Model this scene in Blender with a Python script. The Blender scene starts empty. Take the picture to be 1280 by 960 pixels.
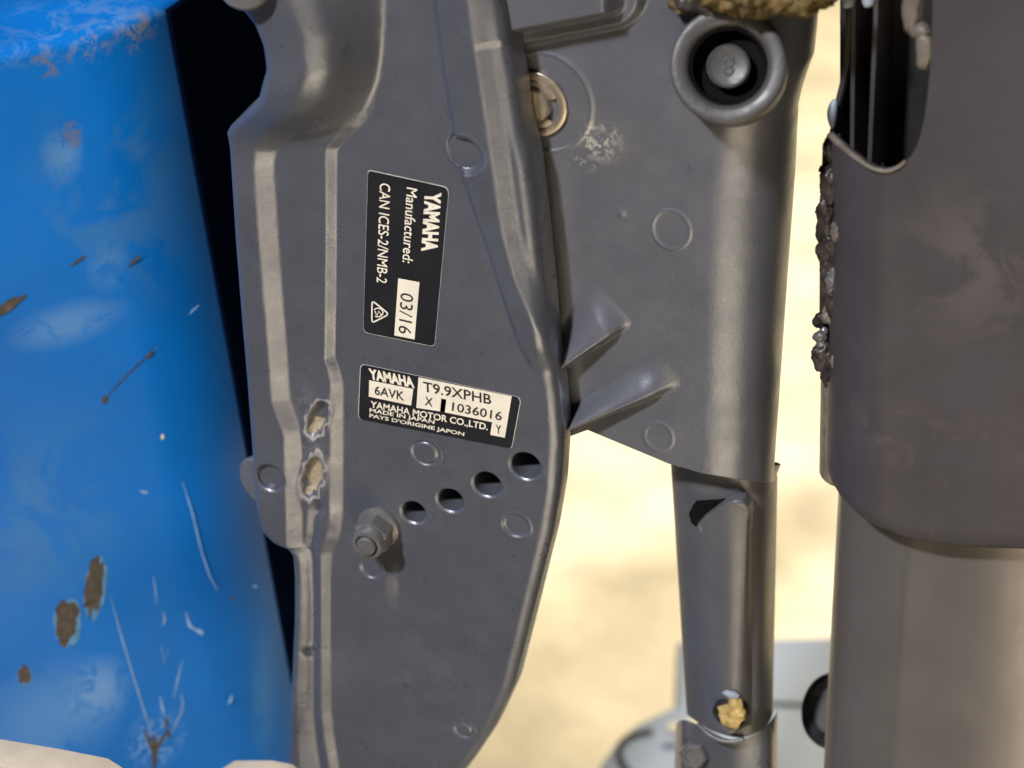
import bpy, bmesh, math, random
import numpy as np
from mathutils import Vector, Matrix, noise

random.seed(7)
S = bpy.context.scene
C = S.collection

# ------------------------------------------------------------------ camera
YAW, PITCH, FPX, DIST = math.radians(19), math.radians(33), 3000.0, 860.0      # millimetres
sy, cy_, sp, cp = math.sin(YAW), math.cos(YAW), math.sin(PITCH), math.cos(PITCH)
FW = np.array([-sy * cp, cy_ * cp, -sp]); RT = np.array([cy_, sy, 0.0]); UP = np.array([-sy * sp, cy_ * sp, cp])
CAM = -DIST * FW
cam = bpy.data.cameras.new('camera'); camo = bpy.data.objects.new('camera', cam); C.objects.link(camo)
camo.matrix_world = Matrix(((RT[0], UP[0], -FW[0], CAM[0] * .001), (RT[1], UP[1], -FW[1], CAM[1] * .001),
                            (RT[2], UP[2], -FW[2], CAM[2] * .001), (0, 0, 0, 1)))
cam.sensor_width = 36; cam.lens = 36 * FPX / 1280; cam.clip_start = .02; cam.clip_end = 60
cam.dof.use_dof = True; cam.dof.focus_distance = .857; cam.dof.aperture_fstop = 9
S.camera = camo

# ------------------------------------------------------------------ light
w = bpy.data.worlds.new('World'); S.world = w; w.use_nodes = True
bg = w.node_tree.nodes['Background']; bg.inputs[0].default_value = (1, .95, .88, 1); bg.inputs[1].default_value = .04

def area(name, loc, target, sx, sz, watts, col):
    l = bpy.data.lights.new(name, 'AREA'); l.shape = 'RECTANGLE'; l.size = sx; l.size_y = sz; l.energy = watts; l.color = col
    o = bpy.data.objects.new(name, l); C.objects.link(o); o.location = loc
    o.rotation_euler = (Vector(target) - Vector(loc)).to_track_quat('-Z', 'Y').to_euler()
    return o
def spot(name, loc, target, watts, cone, col, size):
    l = bpy.data.lights.new(name, 'SPOT'); l.energy = watts; l.spot_size = math.radians(cone); l.spot_blend = .6; l.shadow_soft_size = size; l.color = col
    o = bpy.data.objects.new(name, l); C.objects.link(o); o.location = loc
    o.rotation_euler = (Vector(target) - Vector(loc)).to_track_quat('-Z', 'Y').to_euler()
spot('work_lamp', (-.62, -1.75, 2.0), (.0, .05, 0), 450, 27, (.97, .97, 1), .10)
spot('downlight', (.5, -.8, 1.9), (.5, -.8, -.6), 1750, 24, (1, .93, .86), .06)
spot('downlight', (.25, 1.25, 2.0), (.25, 1.25, -.6), 440, 50, (1, .90, .72), .06)
spot('downlight', (.95, -2.7, 1.9), (.95, -2.7, -.6), 1500, 44, (1, .93, .86), .06)
S.view_settings.view_transform = 'Standard'; S.view_settings.look = 'None'
S.view_settings.exposure = 0; S.view_settings.gamma = 1
S.cycles.use_denoising = True

# ------------------------------------------------------------------ helpers (millimetres)
def ray(px, py):
    px = np.asarray(px, float)[..., None]; py = np.asarray(py, float)[..., None]
    return FW * FPX + (px - 640) * RT - (py - 480) * UP
def at(px, py, Y=0.0):                      # the point of the plane y = Y seen at a photo position
    r = ray(px, py); t = (np.asarray(Y, float) - CAM[1]) / r[..., 1]
    return CAM + r * t[..., None]
def atz(px, py, Z):
    r = ray(px, py); t = (Z - CAM[2]) / r[..., 2]
    return CAM + r * t[..., None]
def ss(a, b, x):
    t = np.clip((x - a) / (b - a), 0, 1); return t * t * (3 - 2 * t)
ZT = np.linspace(-320, 320, 2561)
def line(pts, h=0.0, sig=2.0):              # x as a smooth function of z along a traced edge lying h proud of y = 0
    p = np.array([t if len(t) > 2 else (*t, h) for t in pts], float); q = at(p[:, 0], p[:, 1], -p[:, 2])
    o = np.argsort(q[:, 2]); x = np.interp(ZT, q[o, 2], q[o, 0])
    if sig > 0:
        k = np.exp(-.5 * (np.arange(-60, 61) * .25 / sig) ** 2); k /= k.sum()
        x = np.convolve(np.pad(x, 60, mode='edge'), k, mode='valid')
    return lambda z: np.interp(z, ZT, x)
def zfun(pts, sig=3.0):                     # a value that changes with photo height (py, value), sampled near the plate
    p = np.array(pts, float); z = at(np.full(len(p), 400.), p[:, 0], 0)[:, 2]; o = np.argsort(z)
    v = np.interp(ZT, z[o], p[o, 1]); k = np.exp(-.5 * (np.arange(-60, 61) * .25 / sig) ** 2); k /= k.sum()
    v = np.convolve(np.pad(v, 60, mode='edge'), k, mode='valid')
    return lambda zz: np.interp(zz, ZT, v)

LOC = {}
def tag(o, label=None, cat=None, group=None, kind=None):
    if label: o['label'] = label
    if cat: o['category'] = cat
    if group: o['group'] = group
    if kind: o['kind'] = kind
    return o
def thing(name, base, label, cat, group=None):
    o = bpy.data.objects.new(name, None); C.objects.link(o); o.empty_display_size = .02
    o.location = [v * .001 for v in base]; LOC[o] = np.array(base, float)
    return tag(o, label, cat, group)
def mk(name, V, F, mat, parent=None, smooth=True, base=None, mats=None, midx=None, sharp=None):
    V = np.asarray(V, float)
    off = LOC[parent] if parent is not None else (np.array(base, float) if base is not None else np.zeros(3))
    me = bpy.data.meshes.new(name); L = ((V - off) * .001).astype(np.float32)
    if isinstance(F, np.ndarray):
        n = F.shape[1]; me.vertices.add(len(L)); me.vertices.foreach_set('co', L.ravel())
        me.loops.add(F.size); me.loops.foreach_set('vertex_index', F.astype(np.int32).ravel())
        me.polygons.add(len(F)); me.polygons.foreach_set('loop_start', np.arange(0, F.size, n, dtype=np.int32))
        me.update(calc_edges=True)
    else:
        me.from_pydata([tuple(v) for v in L], [], [tuple(int(i) for i in f) for f in F])
    me.validate()
    for m in (mats or [mat]): me.materials.append(m)
    if midx is not None and len(midx) == len(me.polygons): me.polygons.foreach_set('material_index', np.asarray(midx, np.int32))
    me.polygons.foreach_set('use_smooth', np.full(len(me.polygons), smooth)); me.update()
    o = bpy.data.objects.new(name, me); C.objects.link(o); LOC[o] = off
    if parent is not None: o.parent = parent
    elif base is not None: o.location = off * .001
    if sharp: me.set_sharp_from_angle(angle=math.radians(sharp))
    return o
def mkbm(name, bm, mat, parent=None, smooth=True, base=None, sharp=35):
    bmesh.ops.recalc_face_normals(bm, faces=bm.faces)
    bm.verts.index_update()
    V = [tuple(v.co) for v in bm.verts]; F = [[v.index for v in f.verts] for f in bm.faces]; bm.free()
    return mk(name, V, F, mat, parent, smooth, base, sharp=sharp)
def grid_faces(nr, nc):
    i = np.arange(nr * nc).reshape(nr, nc)
    return np.stack([i[:-1, :-1], i[:-1, 1:], i[1:, 1:], i[1:, :-1]], -1).reshape(-1, 4)
def basis(n, up=(0, 0, 1)):
    n = np.array(n, float); n /= np.linalg.norm(n); a = np.cross(up, n); a /= np.linalg.norm(a)
    return a, np.cross(n, a), n
def lathe(name, centre, axis, prof, mat, parent, seg=48, sides=None, sharp=30, ph=0.0):   # prof: (radius, height along axis)
    a, b, n = basis(axis); V = []; F = []
    for r, h in prof:
        for k in range(seg):
            t = 2 * math.pi * k / seg + ph; V.append(np.array(centre) + a * r * math.cos(t) + b * r * math.sin(t) + n * h)
    for i in range(len(prof) - 1):
        for k in range(seg):
            k2 = (k + 1) % seg; F.append((i * seg + k, i * seg + k2, (i + 1) * seg + k2, (i + 1) * seg + k))
    F.append(tuple(range((len(prof) - 1) * seg, len(prof) * seg))); F.append(tuple(reversed(range(seg))))
    return mk(name, V, F, mat, parent, True, sharp=sharp)
def loft(name, rows, mat, parent, closed=False, cap=False, smooth=True, sharp=None, base=None):
    R = np.array(rows, float); nr, nc = R.shape[:2]; V = R.reshape(-1, 3)
    if closed:
        i = np.arange(nr * nc).reshape(nr, nc); j = np.roll(i, -1, 1)
        F = [tuple(f) for f in np.stack([i[:-1], j[:-1], j[1:], i[1:]], -1).reshape(-1, 4)]
        if cap: F += [tuple(range(nc))[::-1], tuple(range((nr - 1) * nc, nr * nc))]
    else: F = [tuple(f) for f in grid_faces(nr, nc)]
    return mk(name, V, F, mat, parent, smooth, base, sharp=sharp)
def tube(name, pts, r, mat, parent=None, base=None, seg=10, res=6):
    p = [Vector(q) for q in pts]; path = []
    for i in range(len(p) - 1):
        p0, p1, p2, p3 = p[max(i - 1, 0)], p[i], p[i + 1], p[min(i + 2, len(p) - 1)]
        for k in range(res):
            t = k / res
            path.append(.5 * ((2 * p1) + (p2 - p0) * t + (2 * p0 - 5 * p1 + 4 * p2 - p3) * t * t + (3 * p1 - p0 - 3 * p2 + p3) * t ** 3))
    path.append(p[-1]); rows = []; pa = None
    for i, q in enumerate(path):
        d = (path[min(i + 1, len(path) - 1)] - path[max(i - 1, 0)]).normalized()
        a = d.orthogonal().normalized() if pa is None else (pa - d * pa.dot(d)).normalized(); pa = a; b = d.cross(a)
        rr = r if not callable(r) else r(i / (len(path) - 1))
        rows.append([q + (a * math.cos(t) + b * math.sin(t)) * rr for t in np.linspace(0, 2 * math.pi, seg, endpoint=False)])
    return loft(name, rows, mat, parent, True, True, base=base)
def lump(name, c, rad, mat, parent, amp=.25, scale=.25, sub=4, seed=0, base=None):
    bm = bmesh.new(); bmesh.ops.create_icosphere(bm, subdivisions=sub, radius=1)
    o = Vector((seed * 13.1, seed * 7.7, seed * 3.3))
    for v in bm.verts:
        p = Vector((v.co.x * rad[0], v.co.y * rad[1], v.co.z * rad[2]))
        n = noise.noise(p * scale + o) + .5 * noise.noise(p * scale * 2.3 + o) + .3 * noise.noise(p * scale * 5.1 + o)
        v.co = p * (1 + amp * n) + Vector(c)
    return mkbm(name, bm, mat, parent, True, base, sharp=None)
def slab(name, poly, front, depth, mat, parent, bev=0.0, base=None, sharp=40, seg=2):   # outline (3D points) pushed along a depth vector
    bm = bmesh.new(); d = np.array(depth, float)
    a = [bm.verts.new(tuple(p)) for p in poly]; b = [bm.verts.new(tuple(np.array(p) + d)) for p in poly]; n = len(a)
    f1 = bm.faces.new(a); bm.faces.new(b[::-1])
    for i in range(n): bm.faces.new((a[i], b[i], b[(i + 1) % n], a[(i + 1) % n]))
    bmesh.ops.recalc_face_normals(bm, faces=bm.faces)
    if bev > 0: bmesh.ops.bevel(bm, geom=list(f1.edges), offset=bev, segments=seg, affect='EDGES', profile=.5, clamp_overlap=True)
    return mkbm(name, bm, mat, parent, True, base, sharp)
def arcpts(c, r, a0, a1, n): return [(c[0] + r * math.cos(t), c[1] + r * math.sin(t)) for t in np.linspace(a0, a1, n)]

# ------------------------------------------------------------------ materials
def mat(name, col, rough=.5, metal=0.0, var=.12, vscale=60, bump=.0, bscale=1500, bump2=0.0, b2scale=120, spec=.5, coat=0.0,
        specks=None, patches=(), rvar=.08):
    """patches: (centre mm rel. to object origin, radii mm, colour, strength, noise scale, threshold)"""
    m = bpy.data.materials.new(name); m.use_nodes = True; nt = m.node_tree; N = nt.nodes; L = nt.links
    b = N['Principled BSDF']; b.inputs['Metallic'].default_value = metal
    b.inputs['Specular IOR Level'].default_value = spec; b.inputs['Coat Weight'].default_value = coat; b.inputs['Coat Roughness'].default_value = .15
    tc = N.new('ShaderNodeTexCoord')
    def nz(scale, det=4, rough_=.6, dist=0):
        n = N.new('ShaderNodeTexNoise'); n.inputs['Scale'].default_value = scale; n.inputs['Detail'].default_value = det
        n.inputs['Roughness'].default_value = rough_; n.inputs['Distortion'].default_value = dist; L.new(tc.outputs['Object'], n.inputs['Vector']); return n
    def mr(src, a, c, d=0, e=1):
        n = N.new('ShaderNodeMapRange'); n.inputs[1].default_value = a; n.inputs[2].default_value = c; n.inputs[3].default_value = d; n.inputs[4].default_value = e
        L.new(src, n.inputs[0]); return n.outputs[0]
    def mix(f, A, B):
        n = N.new('ShaderNodeMix'); n.data_type = 'RGBA'
        if isinstance(f, float): n.inputs[0].default_value = f
        else: L.new(f, n.inputs[0])
        for s, v in ((6, A), (7, B)):
            if isinstance(v, tuple): n.inputs[s].default_value = (*v, 1)
            else: L.new(v, n.inputs[s])
        return n.outputs[2]
    def mul(a, c):
        n = N.new('ShaderNodeMath'); n.operation = 'MULTIPLY'
        for s, v in ((0, a), (1, c)):
            if isinstance(v, (int, float)): n.inputs[s].default_value = v
            else: L.new(v, n.inputs[s])
        return n.outputs[0]
    n1 = nz(vscale); lo = tuple(c * (1 - var) for c in col); hi = tuple(min(1, c * (1 + var)) for c in col)
    cur = mix(mr(n1.outputs['Fac'], .3, .7), lo, hi)
    r = mr(nz(vscale * 2.3, 5).outputs['Fac'], .25, .75, max(.02, rough - rvar), rough + rvar)
    if specks:
        v = N.new('ShaderNodeTexVoronoi'); v.inputs['Scale'].default_value = specks[1]; L.new(tc.outputs['Object'], v.inputs['Vector'])
        d = mr(v.outputs['Distance'], specks[2], specks[2] * .5, 0, 1)
        sep = N.new('ShaderNodeSeparateColor'); L.new(v.outputs['Color'], sep.inputs[0])
        cur = mix(mul(d, mr(sep.outputs[0], specks[3], specks[3] + .02)), cur, specks[0])
    for c, rad, pc, st, ns, th in patches:
        sub = N.new('ShaderNodeVectorMath'); sub.operation = 'SUBTRACT'; L.new(tc.outputs['Object'], sub.inputs[0]); sub.inputs[1].default_value = [q * .001 for q in c]
        dv = N.new('ShaderNodeVectorMath'); dv.operation = 'DIVIDE'; L.new(sub.outputs[0], dv.inputs[0]); dv.inputs[1].default_value = [q * .001 for q in rad]
        ln = N.new('ShaderNodeVectorMath'); ln.operation = 'LENGTH'; L.new(dv.outputs[0], ln.inputs[0])
        f = mul(mul(mr(ln.outputs['Value'], 1.0, .25), mr(nz(ns, 6, .7, .6).outputs['Fac'], th, th + .1)), st)
        cur = mix(f, cur, pc)
    L.new(cur, b.inputs['Base Color']); L.new(r, b.inputs['Roughness'])
    prev = None
    for st, sc, di in ((bump2, b2scale, .002), (bump, bscale, .0002)):
        if st > 0:
            bn = N.new('ShaderNodeBump'); bn.inputs['Strength'].default_value = st; bn.inputs['Distance'].default_value = di
            L.new(nz(sc, 3).outputs['Fac'], bn.inputs['Height'])
            if prev: L.new(prev, bn.inputs['Normal'])
            prev = bn.outputs[0]
    if prev: L.new(prev, b.inputs['Normal'])
    return m

D1 = np.array([-.66, -.75]); D1 /= np.linalg.norm(D1)
def on_trans(px, py, off=.25):               # the point of the transom's broad face seen at a photo position
    a, b = at(180, 25, 66), at(350, 930, 66); e1 = np.array([D1[0], D1[1], 0]); e2 = (b - a) / np.linalg.norm(b - a); n = np.cross(e1, e2); n /= np.linalg.norm(n)
    if n[1] > 0: n = -n
    r = ray(px, py); t = np.dot(a + n * off - CAM, n) / np.dot(r, n); return CAM + r * t
DUST = ((.6, .56, .5), 150, .045, .95)
GREY = (.141, .149, .178)
BR0 = at(480, 1000, 12); BR0[2] = -190.0                         # bases of the things (mm)
SW0 = at(760, 560, 40); LG0 = np.array([160., 60., -560.]); TR0 = np.array([-150., 0., -600.])
rel = lambda px, py, Y, base: tuple(at(px, py, Y) - base)
M_cast = mat('painted casting', GREY, .32, .55, .08, 45, .35, 1500, .10, 180, .6, 0, DUST,
    [(rel(378, 505, -4, BR0), (7, 9, 14), (.26, .25, .27), .6, 260, .45), (rel(394, 560, -3, BR0), (8, 9, 22), (.30, .30, .31), .45, 110, .45), (rel(540, 860, 0, BR0), (34, 9, 30), (.21, .21, .23), .5, 40, .45), (rel(600, 700, 0, BR0), (26, 9, 40), (.13, .14, .175), .5, 50, .5), (rel(490, 735, 0, BR0), (3.5, 4, 13), (.28, .26, .26), .6, 90, .38),
     (rel(395, 655, -7, BR0), (5, 7, 9), (.3, .29, .28), .6, 300, .45)])
M_swiv = mat('painted swivel casting', (.150, .156, .182), .35, .5, .08, 45, .35, 1500, .08, 200, .55, 0, DUST,
    [(rel(752, 178, 16, SW0), (9, 6, 9), (.72, .67, .6), 1.0, 330, .47), (rel(725, 205, 16, SW0), (8, 6, 4), (.6, .55, .5), .7, 450, .52),
     (rel(765, 180, 16, SW0), (22, 8, 16), (.2, .19, .18), .5, 60, .45)])
M_tube = mat('glossy grey shaft paint', (.12, .118, .125), .42, .3, .12, 30, .15, 900, .05, 90, .6)
M_cover = mat('dark cover plastic', (.047, .042, .048), .5, 0, .2, 18, .25, 1800, .06, 60, .35, 0, ((.2, .18, .16), 120, .04, .96),
    [(rel(1210, 330, 5, LG0), (30, 30, 40), (.085, .076, .072), .7, 35, .45), (rel(1130, 420, 8, LG0), (25, 30, 50), (.04, .037, .036), .6, 30, .5), (rel(1180, 560, 5, LG0), (60, 30, 20), (.09, .075, .066), .6, 70, .5)])
M_leg = mat('leg paint', (.155, .142, .136), .38, .5, .08, 14, .1, 900, .02, 30, .55)
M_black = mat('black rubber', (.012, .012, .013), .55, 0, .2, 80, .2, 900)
M_grom = mat('grommet rubber', (.06, .057, .057), .42, 0, .12, 120, .3, 1500, .1, 300, .45)
M_gapshade = mat('navy black gap shade', (.002, .006, .02), .9, 0, .2, 60, .2, 500, 0, 1, .0)  # near-black colour standing in for the shade between transom and bracket
M_dark = mat('dark rubber and notch shade', (.006, .0055, .005), .9, 0, .2, 60, .2, 500, 0, 1, .05)  # grommet rubber, and the shade painted into the sleeve notch
M_nut = mat('painted nut', (.13, .125, .125), .33, .25, .15, 200, .2, 2500, .1, 500, .6, 0, ((.4, .37, .33), 700, .12, .95))
M_brass = mat('aged steel washer', (.42, .36, .28), .34, .75, .15, 200, .15, 2500)
M_corr = mat('white corrosion', (.27, .26, .25), .75, 0, .18, 700, .7, 1500, 0, 500, .3)
M_corr2 = mat('ochre corrosion', (.30, .245, .165), .85, 0, .35, 900, .7, 1500, 0, 500, .3)
M_film = mat('black label film', (.014, .014, .017), .38, 0, .2, 60, .05, 900, 0, 1, .3, 0, ((.22, .21, .2), 260, .05, .9))
M_print = mat('cream print', (.72, .66, .54), .45, 0, .09, 90, specks=((.2, .17, .13), 330, .06, .93))
M_ink = mat('black print', (.02, .019, .018), .5, 0, .1, 200)
M_edge = mat('label edge', (.5, .47, .42), .5, 0, .2, 200)
M_grease = mat('greasy dirt', (.03, .024, .02), .42, 0, .7, 150, .5, 900, .5, 220, .5)
M_tan = mat('tan grease', (.125, .105, .085), .45, 0, .4, 120, .4, 900, .4, 200, .4)
M_foam = mat('dirty foam', (.13, .092, .04), .9, 0, .85, 110, .9, 500, .9, 260, .1)
M_yel = mat('yellow packing', (.42, .29, .11), .6, 0, .45, 160, .5, 700, .7, 220, .3)
M_greypl = mat('pale grey plastic', (.25, .285, .34), .5, 0, .06, 8)
M_wood = mat('pale bare wood', (.5, .42, .31), .6, 0, .12, 60, .2, 400)
M_rust = mat('bare rusty metal', (.085, .066, .05), .7, .0, .45, 300, .5, 900, .3, 300)
M_edgeblue = mat('faded blue paint edge', (.10, .27, .48), .6, 0, .2, 200)
M_scr = mat('scratched blue', (.30, .50, .74), .5, 0, .2, 200)
M_floor = mat('sandy floor', (.67, .59, .43), .6, 0, .24, 11, .2, 60, 0, 1, .4)
ont = lambda px, py: tuple(on_trans(px, py) - TR0)
M_blue = mat('blue hull paint', (.002, .165, .58), .36, 0, .12, 12, .12, 500, .05, 45, .25, .0, None, [
    (ont(85, 405), (26, 30, 11), (.16, .34, .60), .6, 60, .38), (ont(120, 865), (16, 20, 20), (.24, .42, .68), .6, 90, .42), (ont(60, 900), (34, 40, 34), (.14, .33, .62), .5, 30, .38),
    (ont(195, 925), (14, 18, 18), (.28, .48, .76), .6, 300, .48), (ont(78, 195), (9, 12, 13), (.16, .32, .55), .6, 80, .42), (ont(135, 330), (9, 12, 14), (.12, .30, .56), .5, 80, .42),
    (ont(325, 860), (5, 20, 45), (.1, .32, .66), .5, 40, .40), (ont(130, 45), (60, 60, 7), (.22, .36, .52), .4, 90, .48), (ont(180, 40), (12, 14, 12), (.30, .27, .20), .9, 160, .47), (ont(115, 55), (10, 12, 9), (.26, .24, .2), .85, 170, .5),
    (ont(62, 78), (10, 12, 7), (.2, .15, .09), .9, 170, .48), (ont(90, 168), (4, 6, 7), (.2, .16, .08), .95, 150, .42), (ont(150, 250), (40, 50, 60), (.06, .20, .44), .6, 30, .48), (ont(60, 640), (50, 60, 60), (.05, .22, .5), .6, 25, .48)])

# ------------------------------------------------------------------ setting
def sheet(name, x0, x1, y0, y1, z, m):
    return tag(mk(name, [(x0, y0, z), (x1, y0, z), (x1, y1, z), (x0, y1, z)], [(0, 1, 2, 3)], m, base=(0, 0, z), smooth=False), kind='structure')
FLOOR = -600.0
sheet('floor', -4000, 5000, -4000, 8000, FLOOR, M_floor)

# ------------------------------------------------------------------ clamp bracket
br = thing('clamp_bracket', BR0, 'dark grey painted cast metal clamp bracket with two black labels and four round holes', 'motor bracket')
TB = 12.0
HF = zfun([(-80, 6), (680, 6), (700, 4.5), (1050, 4.5)])
HC = zfun([(-80, 2.4), (680, 2.4), (720, 2.2), (1050, 2.2)])
xL = line([(130, -90, 20), (225, -40, 20), (272, 0, 20), (297, 18, 20), (313, 38, 20), (323, 62, 20), (327, 93, 20), (320, 125, 17), (300, 147, 12), (285, 160, 8), (281, 167), (283, 190), (290, 300), (298, 400), (305, 480),
           (311, 560), (317, 640), (324, 668), (338, 683), (355, 690), (361, 700), (363, 730), (363, 780), (360, 850), (357, 900), (356, 960), (354, 1160)], 6, .7)
xR = line([(620, -90), (636, -20), (647, 40), (655, 90), (663, 150), (672, 180), (681, 250), (691, 350), (698, 430), (706, 480), (710, 535), (706, 600), (696, 660), (681, 720), (666, 780),
           (648, 850), (625, 900), (598, 940), (575, 970), (545, 1010), (500, 1080), (440, 1160)], -8, 2)
s1 = line([(352, -60, 19), (377, 0, 19), (392, 42, 19), (397, 90, 18), (389, 122, 15), (368, 150, 10), (346, 172, 6), (333, 185, 4.5), (330, 208), (336, 300), (344, 400), (348, 450), (351, 500), (358, 520), (366, 540),
           (368, 640), (368, 680), (375, 705), (378, 760), (377, 850), (377, 900), (380, 940), (388, 1010)], 4, 1.2)
s1w = zfun([(-80, 14), (60, 13), (140, 11), (200, 6.5), (500, 6.5), (700, 5), (1050, 5)])
s2 = line([(484, -90), (482, 0), (479, 60), (474, 100), (462, 132), (444, 158), (425, 176), (415, 186), (414, 200), (414, 300), (413, 400), (412, 448), (417, 462), (421, 480), (421, 560), (420, 640), (416, 672),
           (408, 690), (407, 730), (407, 800), (408, 890), (412, 925), (418, 960), (424, 1010)], 1.2, .8)
s2w = zfun([(-80, 9), (100, 6), (170, 4), (200, 3.2), (440, 3.2), (480, 4.5), (660, 5), (720, 3), (1050, 4)])
rf = line([(528, -90), (540, 0), (548, 60), (558, 130), (574, 215), (604, 300), (634, 395), (650, 440), (668, 480), (690, 560)], 0, .9)
rc = line([(570, -90), (584, 0), (594, 70), (606, 150), (626, 290), (642, 350), (668, 410), (690, 450), (700, 520)], 6, 2)
rh = zfun([(-130, 6.5), (200, 6.2), (330, 6), (380, 4.8), (398, 2.5), (412, 0), (1050, 0)], 1.6)
ROLLW = zfun([(-90, 1), (85, 1), (125, .75), (160, .2), (185, 0), (1050, 0)], 4)
UT = np.linspace(-60, 60, 961); sl_ = np.interp(UT, [-60, -12, -5, -3.4, 3.4, 6, 60], [-.10, -.10, .0, .34, .42, .95, 1.15])
kk = np.exp(-.5 * (np.arange(-60, 61) * .125 / 1.9) ** 2); sl_ = np.convolve(np.pad(sl_, 60, mode='edge'), kk / kk.sum(), mode='valid')
GT = np.cumsum(sl_) * (UT[1] - UT[0]); GT -= np.interp(0, UT, GT)
def ramp(t, e=.16):
    F = lambda q: np.where(q < 0, 0, np.where(q < 1, q * q / 2, q - .5)); return (F(t + e) - F(t - e)) / (2 * e)
GOUGE = [(at(397, 524, -2.4), 4.6, 10.5, .32), (at(391, 597, -2.4), 4.8, 12.5, .22)]
def bracket_h(x, z):
    hf, hc = HF(z), HC(z)
    a = ramp((s1(z) + s1w(z) / 2 - x) / s1w(z)); b = ramp((s2(z) + s2w(z) / 2 - x) / s2w(z))
    h = hc * b + (hf - hc) * a
    # pivot tube at the top: one big roll falling into the valley beside the plate
    wt = ROLLW(z); hr = 19.0 - np.interp((x - s1(z)) * 23.5 / np.maximum(s2(z) - s1(z), 12), UT, GT)
    hr = .5 * (hr + np.sqrt(hr * hr + 2.5)); h = h * (1 - wt) + wt * hr
    f, c = rf(z), rc(z); R = rh(z)
    up = .75 * ss(0, 4.2, x - f) + .25 * ramp((x - f - .8) / np.maximum(c - f - .8, 2), .1); dn = ramp((x - c) / 6.0, .2)
    h = h + R * (up * (1 - .5 * dn))
    # ledge across the top of the rib
    q = at(630, 62, -4); h = h + .7 * ss(0, 3, z - q[2] + .12 * (x - q[0]) * -1) * ss(-6, 3, x - c)
    # groove between the two lower ridges
    gz = ss(-62, -74, z); gx = .5 * (s1(z) + s2(z)) - .6
    h = h - 1.4 * gz * np.exp(-((x - gx) / 1.8) ** 2)
    # boss shoulder, pock mark
    q = marks_b[0]; e = np.hypot(x - q[0], z - q[1]); k = 1 - ss(q[2] - 1.4, q[2] - .2, e); h = h * (1 - k) + 3.0 * k
    for (cx, cz, r, d, wd) in marks_b:
        e = np.hypot(x - cx, z - cz); h = h + d * (1 - ss(r - wd, r, e)) - .55 * np.exp(-((e - r) / .55) ** 2) + .25 * np.exp(-((e - r - 1.1) / .5) ** 2)
    q = at(385, 817, -3); h = h - 2.2 * np.exp(-((x - q[0]) ** 2 + (z - q[2]) ** 2) / 3.4) + .9 * np.exp(-((x - q[0] - 2) ** 2 + (z - q[2] - 2.4) ** 2) / 3)
    for i, (q, ra, rb, sl) in enumerate(GOUGE):
        u = (x - q[0]) - sl * (z - q[2]); v = z - q[2]; e = np.hypot(u / ra, v / rb)
        h = h + .4 * np.exp(-((e - 1) / .2) ** 2) - 3.2 * (1 - ss(.35, .95, e)) 
    q = at(398, 640, -2.4); h = h - 1.8 * np.exp(-(((x - q[0]) - .3 * (z - q[2])) / 1.1) ** 2 - ((z - q[2]) / 3.2) ** 2)
    for (q0, dx, dz, am) in smears:
        h = h + am * np.exp(-((x - q0[0]) / dx) ** 2 - ((z - q0[2]) / dz) ** 2)
    return h
def pm(px, py, rpx, d, wd, H=0.0):
    q = at(px, py, -H); return (q[0], q[2], rpx / 3.5, d, wd)
marks_b = [pm(583, 190, 24, -.2, .9, 2), pm(532, 566, 17, .25, .6), pm(645, 657, 16.5, -.7, .8), pm(464, 711, 13.5, -.5, .7), pm(580, 912, 12, .2, .8)]
smears = [(at(490, 730, 0), 2.2, 9, .5), (at(410, 655, -5), 2, 5, .5)]
HOLES = [(657, 583, 20), (609, 606, 18.7), (563, 626, 17.6), (517, 641, 16.8), (337, 598, 20)]
holes = []
for (hx, hy, r) in HOLES:
    q = at(hx, hy, -6 if hx < 400 else 0); holes.append((q[0], q[2], r / 3.5, hx < 400))
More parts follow.
